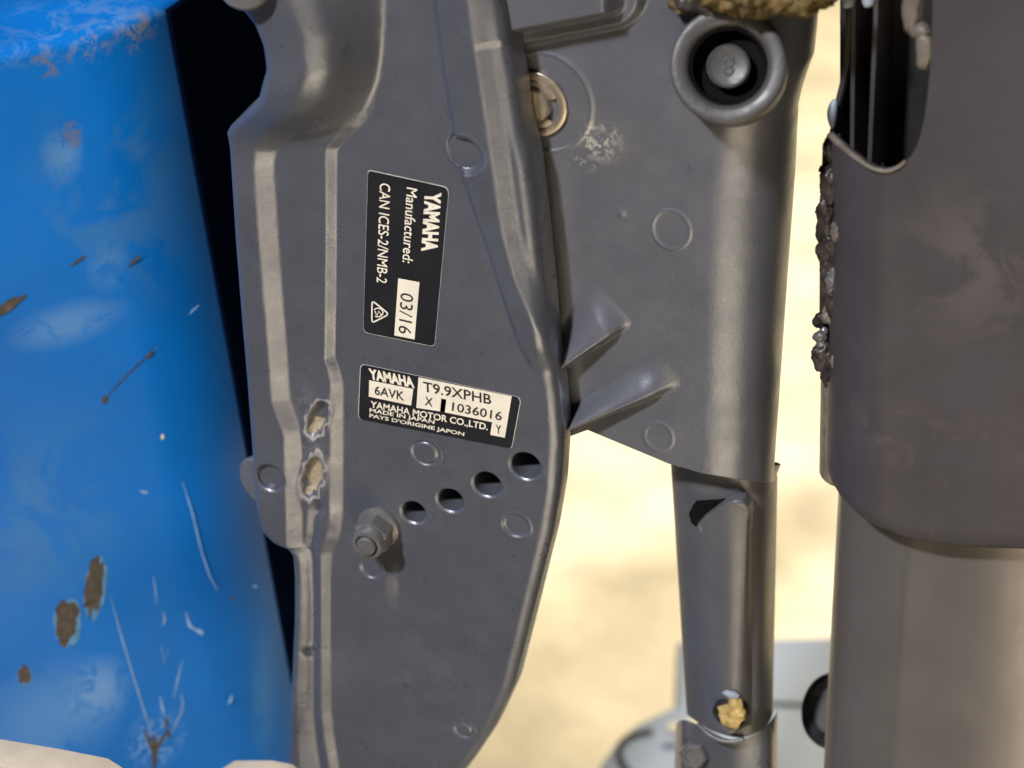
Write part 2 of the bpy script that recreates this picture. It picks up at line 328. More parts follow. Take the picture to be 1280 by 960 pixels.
def casting(name, xl, xr, z0, z1, nr, nc, hfun, yback, rl, rr, holes, m_list, midx_fun, parent, y0=0.0):
    z = np.linspace(z0, z1, nr)[:, None]; u = np.linspace(0, 1, nc)[None, :]
    u = u + .035 * np.sin(2 * np.pi * u) * -1
    XL, XR = xl(z), xr(z); X = XL + (XR - XL) * u; Z = np.broadcast_to(z, X.shape).copy()
    cell = max((z1 - z0) / nr, 110 / nc) * .75
    rid = []
    for (cx, cz, r, blind) in holes:
        d = np.hypot(X - cx, Z - cz); k = np.abs(d - r) < cell; s = np.where(k, r / np.maximum(d, 1e-6), 1)
        X = cx + (X - cx) * s; Z = cz + (Z - cz) * s
    H = hfun(X, Z)
    dl = X - xl(Z); dr = xr(Z) - X
    gl = np.gradient(xl(ZT), ZT); gr = np.gradient(xr(ZT), ZT)
    dl = dl / np.sqrt(1 + np.interp(Z, ZT, gl) ** 2); dr = dr / np.sqrt(1 + np.interp(Z, ZT, gr) ** 2)
    e = np.clip(rl - dl, 0, rl); H = H - (rl - np.sqrt(np.maximum(rl * rl - e * e, 0)))
    e = np.clip(rr - dr, 0, rr); H = H - (rr - np.sqrt(np.maximum(rr * rr - e * e, 0)))
    for (cx, cz, r, blind) in holes:
        d = np.hypot(X - cx, Z - cz); H = H - .7 * (1 - ss(r, r + .9, d)) + .08 * np.exp(-((d - r - 1.1) / .5) ** 2)
    V = np.stack([X, y0 - H, Z], -1).reshape(-1, 3); F = grid_faces(nr, nc)
    keep = np.ones(len(F), bool); extraV = []; extraF = []; base = len(V); spans = []
    for (cx, cz, r, blind) in holes:
        d = np.hypot(V[:, 0] - cx, V[:, 2] - cz); ins = (d[F] <= r + 1e-4).all(1) & keep
        ctr = V[F].mean(1); ins &= np.hypot(ctr[:, 0] - cx, ctr[:, 2] - cz) < r
        keep &= ~ins
        E = {}; f0, v0 = len(extraF), len(extraV)
        for f in F[ins]:
            for a, b in ((f[0], f[1]), (f[1], f[2]), (f[2], f[3]), (f[3], f[0])):
                k = (min(a, b), max(a, b)); E[k] = None if k in E else (a, b)
        E = [e_ for e_ in E.values() if e_ is not None]; idx = sorted({i for e_ in E for i in e_}); mp = {}
        for i in idx:
            v = V[i]; dep = (v[1] + 1.6 if blind else y0 + 26); extraV += [(v[0], v[1], v[2]), (v[0], dep, v[2])]
            mp[i] = (base + len(extraV) - 2, base + len(extraV) - 1)
        for a, b in E: extraF.append((mp[a][0], mp[b][0], mp[b][1], mp[a][1]))
        if True:
            cidx = base + len(extraV); extraV.append((cx, np.mean([V[i][1] for i in idx]) + 1.6 if blind else y0 + 26, cz))
            for a, b in E: extraF.append((mp[a][1], mp[b][1], cidx, cidx))
        spans.append((f0, len(extraF), v0, len(extraV)))
    mi = midx_fun(V[F[keep]].mean(1)) if midx_fun else np.zeros(keep.sum(), int)
    F = F[keep]
    # outer walls and back
    i = np.arange(nr * nc).reshape(nr, nc); walls = []
    nb = base + len(extraV); L0 = V[i[:, 0]].copy(); R0 = V[i[:, -1]].copy()
    Lb = L0.copy(); Lb[:, 1] = y0 + yback; Rb = R0.copy(); Rb[:, 1] = y0 + yback
    k = np.arange(nr)
    W1 = np.stack([i[:-1, 0], nb + k[:-1], nb + k[1:], i[1:, 0]], -1)[:, ::-1]
    W2 = np.stack([i[:-1, -1], nb + nr + k[:-1], nb + nr + k[1:], i[1:, -1]], -1)
    allV = np.concatenate([V, np.array(extraV).reshape(-1, 3), Lb, Rb])
    allF = np.concatenate([F, W1, W2]); mi = np.concatenate([mi, np.zeros(len(W1) + len(W2), int)])
    o = mk(name, allV, allF, None, parent, True, mats=m_list, midx=mi)
    eV = np.array(extraV)
    for a, b, v0, v1 in spans:
        mk('hole_wall', eV[v0:v1], [[j - base - v0 for j in (f if f[2] != f[3] else f[:3])] for f in extraF[a:b]], m_list[0], parent, True, sharp=50)
    return o
def gouge_idx(ctr):
    mi = np.zeros(len(ctr), int)
    for n, (q, ra, rb, sl) in enumerate(GOUGE):
        u = (ctr[:, 0] - q[0]) - sl * (ctr[:, 2] - q[2]); v = ctr[:, 2] - q[2]; e = np.hypot(u / ra, v / rb)
        wob = .10 * np.sin(ctr[:, 2] * .9 + n) + .08 * np.sin(ctr[:, 0] * 1.3 + ctr[:, 2] * .5)
        mi[(e + wob < 1.02) & (e + wob > .80)] = 1; mi[(e + wob <= .6) & (v < (.55 if n else -.1) * rb)] = 2
    return mi
z0, z1 = -232.0, 200.0
casting('casting', xL, xR, z0, z1, 1000, 330, bracket_h, TB, 4.0, 5.0, holes, [M_cast, M_corr, M_corr2], gouge_idx, br)

loft('light_block_wall', [[(xL(z) + 7, 11, z), (xL(z) + 15, 11, z), (xL(z) + 15, 165, z), (xL(z) + 7, 165, z)] for z in np.linspace(-150, 200, 60)], M_cast, br, True, True, sharp=40)  # hidden wall added to keep light from behind off the hull corner
# ------------------------------------------------------------------ lettering
def ptxt(s, P0, P1, P2, m, parent, Y=-.3, bold=.0, shear=0.0, space=1.0):
    cu = bpy.data.curves.new('t', 'FONT'); cu.body = s; cu.offset = bold; cu.shear = shear; cu.space_character = space; cu.resolution_u = 3
    to = bpy.data.objects.new('t', cu); me = bpy.data.meshes.new_from_object(to)
    v = np.array([q.co[:] for q in me.vertices]); F = [list(p.vertices) for p in me.polygons]
    bpy.data.meshes.remove(me); bpy.data.objects.remove(to); bpy.data.curves.remove(cu)
    lo, hi = v.min(0), v.max(0); uv = (v - lo)[:, :2] / (hi - lo)[:2]
    A, B, D = at(*P0, Y), at(*P1, Y), at(*P2, Y)
    return mk('lettering', A + uv[:, :1] * (B - A) + uv[:, 1:] * (D - A), F, m, parent, False)
def zq(ox, oy, s): return lambda x, y: (ox + x / s, oy + y / s)
def panel(name, pts, m, parent, Y=-.22):
    P = [at(*p, Y) for p in pts]; bm = bmesh.new(); f = bm.faces.new([bm.verts.new(tuple(p)) for p in P]); bmesh.ops.triangulate(bm, faces=[f])
    bm.normal_update()
    return mkbm(name, bm, m, parent, False, sharp=None)
def sticker(name, corners, m, parent, rpx, Y0=-.05, Y1=-.16):
    c = np.array(corners, float); pts = []
    for i in range(4):
        p, a, b = c[i], c[i - 1], c[(i + 1) % 4]; d1 = (a - p) / np.linalg.norm(a - p); d2 = (b - p) / np.linalg.norm(b - p); r = rpx[i]
        for t in np.linspace(0, 1, 7): pts.append((1 - t) ** 2 * (p + d1 * r) + 2 * t * (1 - t) * p + t * t * (p + d2 * r))
    P = np.array([at(q[0], q[1], Y1) for q in pts]); n = len(P)
    V = np.concatenate([P, P + (0, Y0 - Y1 + .6, 0)]); F = [tuple(range(n))] + [(i, (i + 1) % n, n + (i + 1) % n, n + i) for i in range(n)]
    o = mk(name, V, F, m, parent, False)
    k = P.mean(0); V2 = np.concatenate([P + (0, .05, 0), k + (P - k) * 1.006 + (0, .1, 0)]); V2[n:] += 0
    d = (P - k); d /= np.linalg.norm(d, axis=1)[:, None]; V2[n:] = P + d * .28 + (0, .1, 0)
    mk('film_edge', V2, [(i, (i + 1) % n, n + (i + 1) % n, n + i) for i in range(n)], M_edge, o, False)
    return o
l1 = sticker('date_label', [(460, 213), (561, 235), (543, 433), (454, 415)], M_film, br, (5, 9, 6, 8))
l1['label'] = 'black label with 03/16 in a cream box, text running downwards'
q1, q2 = zq(440, 200, 6.4), zq(440, 320, 6.4)
ptxt('YAMAHA', q1(583, 255), q1(553, 728), q1(716, 262), M_print, l1, bold=.05, space=1.0)
ptxt('Manufactured:', q1(437, 216), q1(402, 815), q1(523, 234), M_print, l1, bold=.006)
ptxt('CAN ICES-2/NMB-2', q1(222, 180), (470.6, 352.5), q1(308, 196), M_print, l1, bold=.006)
pn = panel('date_box', [q2(370, 178), q2(540, 210), q2(500, 668), q2(338, 635)], M_print, l1)
ptxt('03/16', q2(388, 288), q2(370, 612), q2(492, 312), M_ink, l1, Y=-.36)
def ribbon(name, pts, wpx, m, parent, Y=-.3, closed=False):
    p = np.array(pts, float); n = len(p)
    nx = np.roll(p, -1, 0) if closed else np.vstack([p[1:], p[-1:]]); pv = np.roll(p, 1, 0) if closed else np.vstack([p[:1], p[:-1]])
    d = nx - pv; d /= np.maximum(np.linalg.norm(d, axis=1), 1e-9)[:, None]; nn = np.stack([-d[:, 1], d[:, 0]], 1) * (np.asarray(wpx) / 2 if np.ndim(wpx) == 0 else np.asarray(wpx)[:, None] / 2)
    a, b = p + nn, p - nn
    Yv = Y if not callable(Y) else None
    V = [at(q[0], q[1], Yv) if Yv is not None else Y(q[0], q[1]) for q in np.vstack([a, b])]
    F = [(i, (i + 1) % n, n + (i + 1) % n, n + i) for i in range(n if closed else n - 1)]
    return mk(name, V, F, m, parent, False)
def roundpoly(c, r, k=5):
    c = np.array(c, float); out = []
    for i in range(len(c)):
        p, a, b = c[i], c[i - 1], c[(i + 1) % len(c)]; d1 = (a - p) / np.linalg.norm(a - p); d2 = (b - p) / np.linalg.norm(b - p)
        for t in np.linspace(0, 1, k): out.append((1 - t) ** 2 * (p + d1 * r) + 2 * t * (1 - t) * p + t * t * (p + d2 * r))
    return out
ribbon('compliance_mark', roundpoly([q2(160, 355), q2(297, 466), q2(158, 537)], 5), 1.8, M_print, l1, closed=True)
cc = q2(208, 452)
ribbon('compliance_mark', [(cc[0] + 6.2 * math.cos(t), cc[1] + 5.4 * math.sin(t)) for t in np.linspace(-2.5, 2.2, 16)] , 1.5, M_print, l1)
ribbon('compliance_mark', [q2(183, 440), q2(200, 478), q2(214, 440), q2(232, 470), q2(248, 462)], 1.4, M_print, l1, Y=-.34)

l2 = sticker('rating_label', [(451, 455), (651, 497), (639, 561), (448, 524)], M_film, br, (7, 8, 5, 7))
l2['label'] = 'black and cream rating label with serial number 1036016'
g = zq(430, 440, 5.3333)
ptxt('YAMAHA', g(172, 181), g(472, 241), g(160, 108), M_print, l2, bold=.05, space=1.0)
panel('code_box', [g(168, 188), g(462, 246), g(447, 357), g(165, 297)], M_print, l2)
panel('model_box', [g(*p) for p in ((497, 168), (1118, 295), (1072, 572), (975, 552), (988, 468), (672, 402), (682, 316), (648, 310), (640, 396), (482, 372))], M_print, l2)
ptxt('6AVK', g(203, 284), g(400, 325), g(205, 224), M_ink, l2, -.36, .012)
ptxt('T9.9XPHB', g(528, 264), g(982, 352), g(526, 196), M_ink, l2, -.36, .012)
ptxt('X', g(537, 355), g(590, 366), g(540, 297), M_ink, l2, -.36, .012)
ptxt('1036016', g(718, 392), g(1050, 459), g(724, 334), M_ink, l2, -.36, .010)
ptxt('Y', g(1010, 538), g(1048, 546), g(1010, 484), M_ink, l2, -.36, .010)
ptxt('YAMAHA MOTOR CO.,LTD.', g(175, 377), g(957, 530), g(178, 325), M_print, l2, -.3, .02)
ptxt('MADE IN JAPAN', g(170, 408), g(602, 488), g(172, 374), M_print, l2, -.3, .02)
ptxt("PAYS D'ORIGINE JAPON", g(168, 442), g(800, 568), g(170, 409), M_print, l2, -.3, .02)

# ------------------------------------------------------------------ nut and stud
q = at(474, 658, 0); AX = (0, -1, 0)
nut = lathe('flange_nut', q, AX, [(8.6, -.5), (8.8, .8), (8.4, 1.8), (6.8, 2.6), (6.0, 3.0)], M_nut, br, 48)
lathe('hexagon', q, AX, [(7.3, 1.8), (7.6, 2.6), (7.6, 8.6), (7.0, 9.4), (6.2, 9.8)], M_nut, nut, 6, sharp=25, ph=.45)
lathe('collar', q, AX, [(6.3, 8.8), (6.3, 12.2), (5.9, 12.9), (4.5, 13.0), (4.3, 12.0), (4.2, 9.0)], M_nut, nut, 40)
lathe('stud', q, AX, [(3.8, 8), (3.9, 13.6), (3.5, 14.3), (1, 14.4)], M_nut, br, 32)
lathe('clamp_pad', at(325, 602, 8), (-.3, -.95, 0), [(4, -6), (10.2, -3), (10.6, 0), (9.6, 1.0), (2, 1.2)], M_nut, br, 40)

lathe('end_cap', at(304, -21, -24), (.1, -1, .1), [(9, -4), (9, 1), (8, 2), (.5, 2.2)], M_nut, br, 40)
# ------------------------------------------------------------------ swivel bracket
sw = thing('swivel_bracket', SW0, 'grey cast swivel bracket with round bolt grommet, behind the clamp bracket', 'motor bracket')
Y0 = 16.0
def rowpx(p): p = np.array(p, float); return lambda t: np.interp(t, p[:, 0], p[:, 1])
right_edge = rowpx([(-80, 1024), (0, 1022), (60, 1020), (95, 1017), (120, 1008), (140, 1002), (160, 998), (250, 996), (400, 988), (600, 978), (640, 976)])
crest = rowpx([(-80, 905), (100, 905), (250, 886), (600, 878), (640, 878)])
bottom = rowpx([(560, 500), (640, 520), (690, 538), (712, 545), (734, 537), (780, 556), (835, 579), (880, 592), (915, 598), (945, 598), (985, 594), (1100, 590)])
def web(x, z, A, B, H, wup, wdn=1.2):
    a, b = at(A[0], A[1], Y0 - H * .7), at(B[0], B[1], Y0); a, b = a[[0, 2]], b[[0, 2]]; d = b - a; Ln = np.hypot(*d); d = d / Ln; n = np.array([-d[1], d[0]])
    s = ((x - a[0]) * d[0] + (z - a[1]) * d[1]) / Ln; e = (x - a[0]) * n[0] + (z - a[1]) * n[1]
    Hs = H * np.clip(1 - .6 * s, 0, 1.3) * (1 - ss(.72, 1.04, s)); wu = wup * (.35 + .8 * np.clip(s, 0, 1))
    return Hs * np.where(e > 0, 1 - ss(0, 1, e / wu), 1 - ss(0, wdn, -e)) * (s > -.6)
marks_s = [pm(839, 287, 23.5, 0, .5, -Y0), pm(823, 546, 19, .15, .8, -Y0)]
def swivel_h(x, z):
    h = np.zeros_like(x)
    q = at(680, 128, Y0); e = np.hypot(x - q[0], (z - q[2]) * .92); h -= 1.4 * (1 - ss(14.5, 16.5, e)); h += .5 * np.exp(-((e - 16.8) / .9) ** 2)
    a, b = at(650, 56, Y0), at(795, 28, Y0); sl = (b[2] - a[2]) / (b[0] - a[0]); dz = z - (a[2] + sl * (x - a[0])); c = at(806, 0, Y0)
    dx = c[0] - x; r = 9.0; d = np.where((dx < r) & (dz < r), r - np.hypot(np.maximum(r - dx, 0), np.maximum(r - dz, 0)), np.minimum(dx, dz))
    h += 3.6 * ss(-1.5, 2.4, d) + 9 * ss(5, 11, d)
    for (cx, cz, rr, dd, wd) in marks_s:
        e = np.hypot(x - cx, (z - cz) * .88); h = h + dd * (1 - ss(rr - wd, rr, e)) + .35 * np.exp(-((e - rr) / .7) ** 2) - .3 * np.exp(-((e - rr - 1.3) / .6) ** 2)
    h = np.maximum(h, web(x, z, (701, 457), (784, 398), 9, 19, 3.5)); h = np.maximum(h, web(x, z, (708, 534), (846, 474), 9, 12, 4))
    q = at(776, 266, Y0); h = h + .5 * np.exp(-((x - q[0]) ** 2 + (z - q[2]) ** 2) / 2.5)
    return h
nv, nf, na = 560, 250, 70
rows = []
for i, t in enumerate(np.linspace(0, 1, nv)):
    ptop = -75.0
    pxf = np.linspace(600, 1, nf) * 0 + np.linspace(600, 880, nf)
    row = []
    py_nom = ptop + t * (600 - ptop); cx_, rx_ = crest(py_nom), right_edge(py_nom)
    pxf = np.linspace(600, cx_, nf); py = ptop + t * (bottom(pxf) - ptop)
    P = at(pxf, py, Y0); P[:, 1] = Y0 - swivel_h(P[:, 0], P[:, 2])
    R = (rx_ - cx_) / 3.49 / 1.33
    ph = np.linspace(0, math.radians(128), na + 1)[1:]
    base = P[-1].copy(); base[1] = Y0
    A = np.stack([base[0] + R * np.sin(ph), Y0 + R * (1 - np.cos(ph)), np.full(na, base[2])], -1)
    # rows follow the sloping image rows: lower z a little as the surface turns away so the foot stays level
    A[:, 2] -= (1 - np.cos(ph)) * R * .61 * float(ss(.55, 1, t))
    rows.append(np.vstack([P, A]))
G = np.array(rows); nr, nc = G.shape[:2]
Gb = G[-1].copy(); Gb2 = Gb.copy(); Gb2[:, 1] += 14; Gb2[:, 2] += 1
fil = []
for k, (dy, dz) in enumerate(((.5, -.5), (2.0, -1.0), (12, -.6))):
    r_ = Gb.copy(); r_[:, 1] += dy; r_[:, 2] += dz; fil.append(r_)
G = np.concatenate([G, np.array(fil)]); nr = len(G)
mk('casting', G.reshape(-1, 3), grid_faces(nr, nc)[:, ::-1].copy(), M_swiv, sw)
bx0, bx1, bz0 = at(612, 480, Y0)[0], at(790, 300, Y0)[0], at(640, 470, Y0)[2]
loft('light_block_box', [[(bx0, 22, z), (bx1, 22, z), (bx1, 135, z), (bx0, 135, z)] for z in (bz0, 430)], M_black, sw, True, True, smooth=False)  # unseen box added to block back light from the transom's aft face
# washer with slot, pin
qw = at(667, 129, Y0 - .2); WN = (0, -1, 0)
def ringpart(name, c, r0, r1, a0, a1, th, m, parent, seg=40):
    a, b, n = basis(WN); c = np.array(c); rws = []
    for k in np.linspace(a0, a1, seg):
        u = a * math.cos(k) + b * math.sin(k)
        rws.append([c + u * r0, c + u * r0 + n * th, c + u * (r0 + .2) + n * (th + .15), c + u * (r1 - .3) + n * (th + .15), c + u * r1 + n * (th - .1), c + u * r1])
    return loft(name, rws, m, parent, True, True, sharp=40)
wa = ringpart('washer', qw, 9.2, 12.2, 0, 2 * math.pi - 1e-4, 1.2, M_brass, sw, 72)
ringpart('washer_web', qw, 6.0, 9.25, .42, 5.6, 1.15, M_brass, wa, 60)
lathe('pivot_pin', qw, WN, [(6.3, -1), (6.3, 2.2), (5.7, 2.9), (.5, 3.0)], M_brass, sw, 40)
# grommet and bolt
qg = at(910, 82, Y0 - 19); GN = (.16, -.85, .47)
gm = lathe('grommet', qg, GN, [(18.60, -40), (18.60, -1.2), (18.51, -.2), (17.86, .35), (17.11, .5), (14.32, .2), (13.76, -.1), (13.02, -1.0), (12.46, -2.2), (12.28, -13), (11.16, -14), (7.07, -14)], M_grom, sw, 72, sharp=60)
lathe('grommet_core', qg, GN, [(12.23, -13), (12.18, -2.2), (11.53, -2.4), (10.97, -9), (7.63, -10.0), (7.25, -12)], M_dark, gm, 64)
bh = lathe('bolt_head', qg, GN, [(7.07, -13), (7.07, -4.2), (6.79, -3.3), (6.42, -3.1), (6.04, -3.6), (5.77, -3.75), (.5, -3.75)], M_grom, sw, 48, sharp=50)
a_, b_, n_ = basis(GN)
for s_ in (-1, 1):
    c0 = qg + n_ * -3.6 + b_ * 1.35 * s_
    tube('head_mark', [c0 + a_ * 1.5 * math.cos(t) + b_ * 1.25 * math.sin(t) for t in np.linspace(0, 2 * math.pi, 13)], .42, M_grom, bh, seg=8, res=2)
# lower shaft sleeve of the swivel bracket
def px_loft(name, cols, m, parent, n=40, smooth=True, sharp=None, sub=6):
    """cols: list of (px_top, py_top, px_bottom, py_bottom, Y); a lofted wall through these traced edges"""
    T = [at(c[0], c[1], c[4]) for c in cols]; B = [at(c[2], c[3], c[4]) for c in cols]
    def dense(P):
        out = []
        for i in range(len(P) - 1):
            p0, p1, p2, p3 = P[max(i - 1, 0)], P[i], P[i + 1], P[min(i + 2, len(P) - 1)]
            for k in range(sub):
                t = k / sub; out.append(.5 * (2 * p1 + (p2 - p0) * t + (2 * p0 - 5 * p1 + 4 * p2 - p3) * t * t + (3 * p1 - p0 - 3 * p2 + p3) * t ** 3))
        return np.array(out + [P[-1]])
    T, B = dense(T), dense(B); return loft(name, [T + (B - T) * t for t in np.linspace(0, 1, n)], m, parent, smooth=smooth, sharp=sharp)
YT = 34.0
px_loft('inner_tube', [(852, 560, 872, 885, YT + 45), (842, 560, 862, 888, YT + 24), (838, 560, 859, 893, YT + 12), (856, 560, 876, 905, YT + 1), (880, 565, 893, 915, YT - 4), (915, 570, 925, 922, YT - 6), (945, 570, 948, 915, YT - 2), (966, 585, 960, 905, YT + 8), (972, 596, 966, 890, YT + 22), (968, 600, 962, 880, YT + 40)], M_tube, sw)
slab('notch_shade', [at(x, y, YT - 7) for x, y in ((861, 642), (867, 634), (885, 629), (905, 625), (921, 622), (912, 629), (895, 640), (880, 650), (872, 660), (864, 654))], None, (0, 6, 0), M_dark, sw)  # black slab stands in for the dark, shaded notch above the sleeve
# outer half sleeve with the slanting rounded mouth
def sleeve():
    edge = [(868, 664), (872, 656), (880, 648), (895, 639), (908, 631), (918, 627), (928, 628), (935, 634), (938, 645), (939, 664)]
    c = np.array(edge, float); tt = np.linspace(0, 1, 60); cum = np.r_[0, np.cumsum(np.hypot(*np.diff(c, axis=0).T))]; cum /= cum[-1]
    ex, ey = np.interp(tt, cum, c[:, 0]), np.interp(tt, cum, c[:, 1])
    rows = []
    for t in np.linspace(0, 1, 50):
        px = ex + (np.linspace(884, 940, 60) - ex) * t; py = ey + (np.interp(np.linspace(0, 1, 60), [0, .5, 1], [900, 918, 905]) - ey) * t
        bow = np.sin(np.linspace(0, math.pi, 60)); Y = YT - 4.5 - 7.0 * bow
        rim = math.exp(-t * 40) * 1.2
        rows.append(at(px, py, Y - rim))
    r0 = rows[0] + np.array([0, 6., 0]); return [r0, rows[0] + np.array([0, .8, .4])] + rows
loft('sleeve', sleeve(), M_tube, sw)
lump('cast_nub', at(877, 659, YT - 6), (2.4, 2, 3.0), M_tube, sw, .3, .3, 3, 77)
lathe('drain_hole', at(913, 893, YT - 11.5), (0, -.95, -.1), [(6.8, -4), (7.2, .2), (6.2, .9), (5.4, .2), (5.2, -2), (1, -2.2)], M_black, sw, 40)
lump('plug_and_highlight', at(916, 892, YT - 13), (5.0, 3, 6.6), M_yel, sw, .5, .16, 4, 3)
lump('plug_and_highlight', at(914, 868, YT - 12), (3.2, 1.5, 1.8), M_greypl, sw, .3, .5, 3, 5)  # pale lump stands in for white highlights above the yellow plug
# lower mount under the sleeve
px_loft('mount_block', [(845, 905, 842, 1000, YT + 40), (852, 900, 850, 1000, YT + 4), (868, 904, 866, 1000, YT), (915, 925, 915, 1000, YT - 3), (950, 914, 950, 1000, YT), (968, 895, 968, 1000, YT + 8), (972, 885, 972, 1000, YT + 30)], M_cast, sw, 10, sub=4)
lathe('mount_bolt', at(868, 942, YT - 1), (0, -.9, .25), [(6, -3), (6, 2.5), (5, 3.6), (3.5, 3.8), (3, 3), (.5, 3)], M_nut, sw, 6, sharp=25)
ring = [at(875 + 0 * t, 0, 0) for t in (0,)]
tube('lip', [at(872, 905, YT - 4), at(885, 917, YT - 7), at(900, 925, YT - 8), at(915, 927, YT - 8), at(930, 924, YT - 7)], .9, M_tube, sw)
# foam lying over the grommet
fo = thing('foam_strip', at(940, -20, Y0 - 8), 'dirty yellow brown foam wad at the top edge above the round grommet', 'foam')
for k, (fx, fy, r, Yf, m_) in enumerate(((868, -8, 8, 2, M_foam), (888, -12, 9.5, -2, M_grease), (914, -14, 10, -6, M_foam), (942, -12, 9.5, -8, M_foam), (968, -14, 10.0, -6, M_foam), (995, -13, 10, -4, M_foam), (1014, -16, 8.5, 2, M_foam))):
    lump('tuft', at(fx, fy - 3, Y0 + Yf - 4), (r * 1.25, r, r * .8), m_, fo, .4, .14, 5, k + 2)

# ------------------------------------------------------------------ motor leg: cover, fins, lower housing
lg = thing('motor_leg', LG0, 'dark brown grey outboard motor leg with open sided upper cover', 'outboard motor')
YC = 6.0
topf = rowpx([(1030, 160), (1036, 172), (1045, 180), (1060, 193), (1080, 207), (1092, 213), (1105, 215), (1118, 213), (1130, 206), (1140, 195), (1148, 178), (1155, 150), (1160, 115), (1164, 70), (1166, 0), (1167.5, -75), (1400, -75)])
botf = rowpx([(1030, 560), (1034, 585), (1040, 602), (1052, 622), (1070, 641), (1095, 657), (1130, 671), (1165, 679), (1200, 683), (1280, 686), (1400, 690)])
leftx = rowpx([(-80, 3), (150, 4), (260, 10), (330, 8), (460, 3), (560, 0), (600, 0), (700, 0)])
u = np.concatenate([np.linspace(1032, 1136, 70, endpoint=False), np.linspace(1136, 1168, 50, endpoint=False), np.linspace(1168, 1400, 60)])
R_ = []
for t in np.linspace(0, 1, 160):
    py = topf(u) + t * (botf(u) - topf(u)); px = u + leftx(py) * np.clip(1 - (u - 1032) / 90, 0, 1)
    dd = np.clip((1105 - u) / 73, 0, 1); Y = YC + 26 * (1 - np.sqrt(np.maximum(1 - dd ** 2, 0))) - 3 * ss(1105, 1300, u) - 5 * ss(.93, 1, t) * 0
    Y = Y + 3.5 * np.clip((t - .97) / .03, 0, 1) ** 2
    R_.append(at(px, py, Y))
R_ = np.array(R_); inner_top = R_[0] + np.array([0, 4.0, -.3]); inner_bot = R_[-1] + np.array([0, 14.0, 1.0])
lip_ = R_[0] + np.array([0, 1.0, .5]); 
G = np.concatenate([[inner_top], [lip_], R_, [R_[-1] + np.array([0, 1.2, -.7])], [inner_bot]])
# turn the left edge well round to the back
back = G[:, :1] + np.array([[[6.0, 22.0, 0]]]); G = np.concatenate([back, G], 1)
mk('upper_cover', G.reshape(-1, 3), grid_faces(*G.shape[:2])[:, ::-1].copy(), M_cover, lg)
tube('cut_rim', [R_[0, k] + np.array([-.2, -.3, .4]) for k in range(2, 70, 6)], lambda t: 1.25 - .6 * t, M_tan, lg, seg=8)
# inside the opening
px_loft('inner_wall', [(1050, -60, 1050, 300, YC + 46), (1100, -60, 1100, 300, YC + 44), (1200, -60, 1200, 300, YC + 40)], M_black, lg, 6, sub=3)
for (a, b, Yf) in ((1064, 1062, 26), (1092, 1083, 22)):
    P = [at(a, -60, YC + Yf), at(a, 20, YC + Yf), at(.5 * (a + b), 120, YC + Yf), at(b, 225, YC + Yf)]
    loft('cooling_fin', [[p, p + (1.4, 0, 0), p + (3, 24, 0), p + (0, 24, 0)] for p in P], M_cover, lg, True, True, sharp=40)
P = [(1058, -60), (1057, 30), (1055, 80), (1048, 110), (1043, 130), (1041, 150), (1040, 178), (1042, 200)]
loft('front_flange', [[at(x, y, YC + 30), at(x + 2, y, YC + 27.5), at(x + 6, y, YC + 27.5), at(x + 14, y, YC + 40), at(x + 4, y, YC + 44)] for x, y in P], M_cover, lg, True, True)
tube('edge_highlight', [at(1044, 124, YC + 24), at(1041, 135, YC + 23), at(1040, 148, YC + 23), at(1041, 160, YC + 23)], lambda t: 1.5 * math.sin(math.pi * (.08 + .84 * t)) + .2, M_greypl, lg)  # pale sliver modelled in place of a thin highlight on the flange edge
lump('grease_lump', at(1141, 10, YC + 4), (3.2, 3, 9), M_tan, lg, .25, .2, 3, 8); lump('grease_lump', at(1150, 38, YC + 3), (3.6, 3, 3), M_tan, lg, .3, .25, 3, 9)
lump('grease_lump', at(1157, 62, YC + 2), (3.2, 3, 6), M_tan, lg, .25, .25, 3, 10)
for k, x in enumerate((1061, 1086)): lump('grease_lump', at(x, -2, YC + 22), (2.0, 2, 3.5), M_greypl, lg, .2, .3, 3, 20 + k)
# greasy steering linkage along the front edge of the cover
for k, (x, y, r, rz, m_, Yl) in enumerate(((1038, 190, 3.6, 8, M_grease, 24), (1027, 212, 2.4, 2.6, M_black, 26), (1035, 232, 4.6, 11, M_grease, 25), (1031, 272, 4.6, 12, M_grease, 25),
        (1044, 290, 3.4, 4.6, M_tan, 17), (1035, 306, 4.6, 8, M_grease, 24), (1025, 317, 2.0, 2.6, M_tan, 26), (1036, 338, 4.2, 9, M_grease, 24), (1039, 352, 2.6, 7, M_nut, 19),
        (1041, 378, 4.0, 8, M_grease, 22), (1035, 394, 3.4, 6, M_tan, 25), (1020, 402, 2.6, 4.4, M_black, 27), (1024, 420, 3.4, 4.6, M_nut, 24), (1029, 438, 5.0, 9, M_grease, 25), (1037, 456, 4.4, 8, M_grease, 24), (1043, 452, 2.6, 5, M_tan, 17))):
    lump('linkage_knuckle', at(x + 3, y, YC + Yl), (r * .8, r * .8, rz * .8), m_, lg, .5, .2, 4, 30 + k)
tube('linkage_rod', [at(1038, 180, YC + 30), at(1034, 300, YC + 31), at(1034, 450, YC + 31), at(1038, 480, YC + 31)], 2.6, M_grease, lg)
px_loft('front_strip', [(1026, 470, 1024, 590, YC + 44), (1030, 468, 1028, 598, YC + 38), (1040, 466, 1038, 606, YC + 37), (1052, 466, 1052, 610, YC + 40)], M_tan, lg, 8, sub=3)
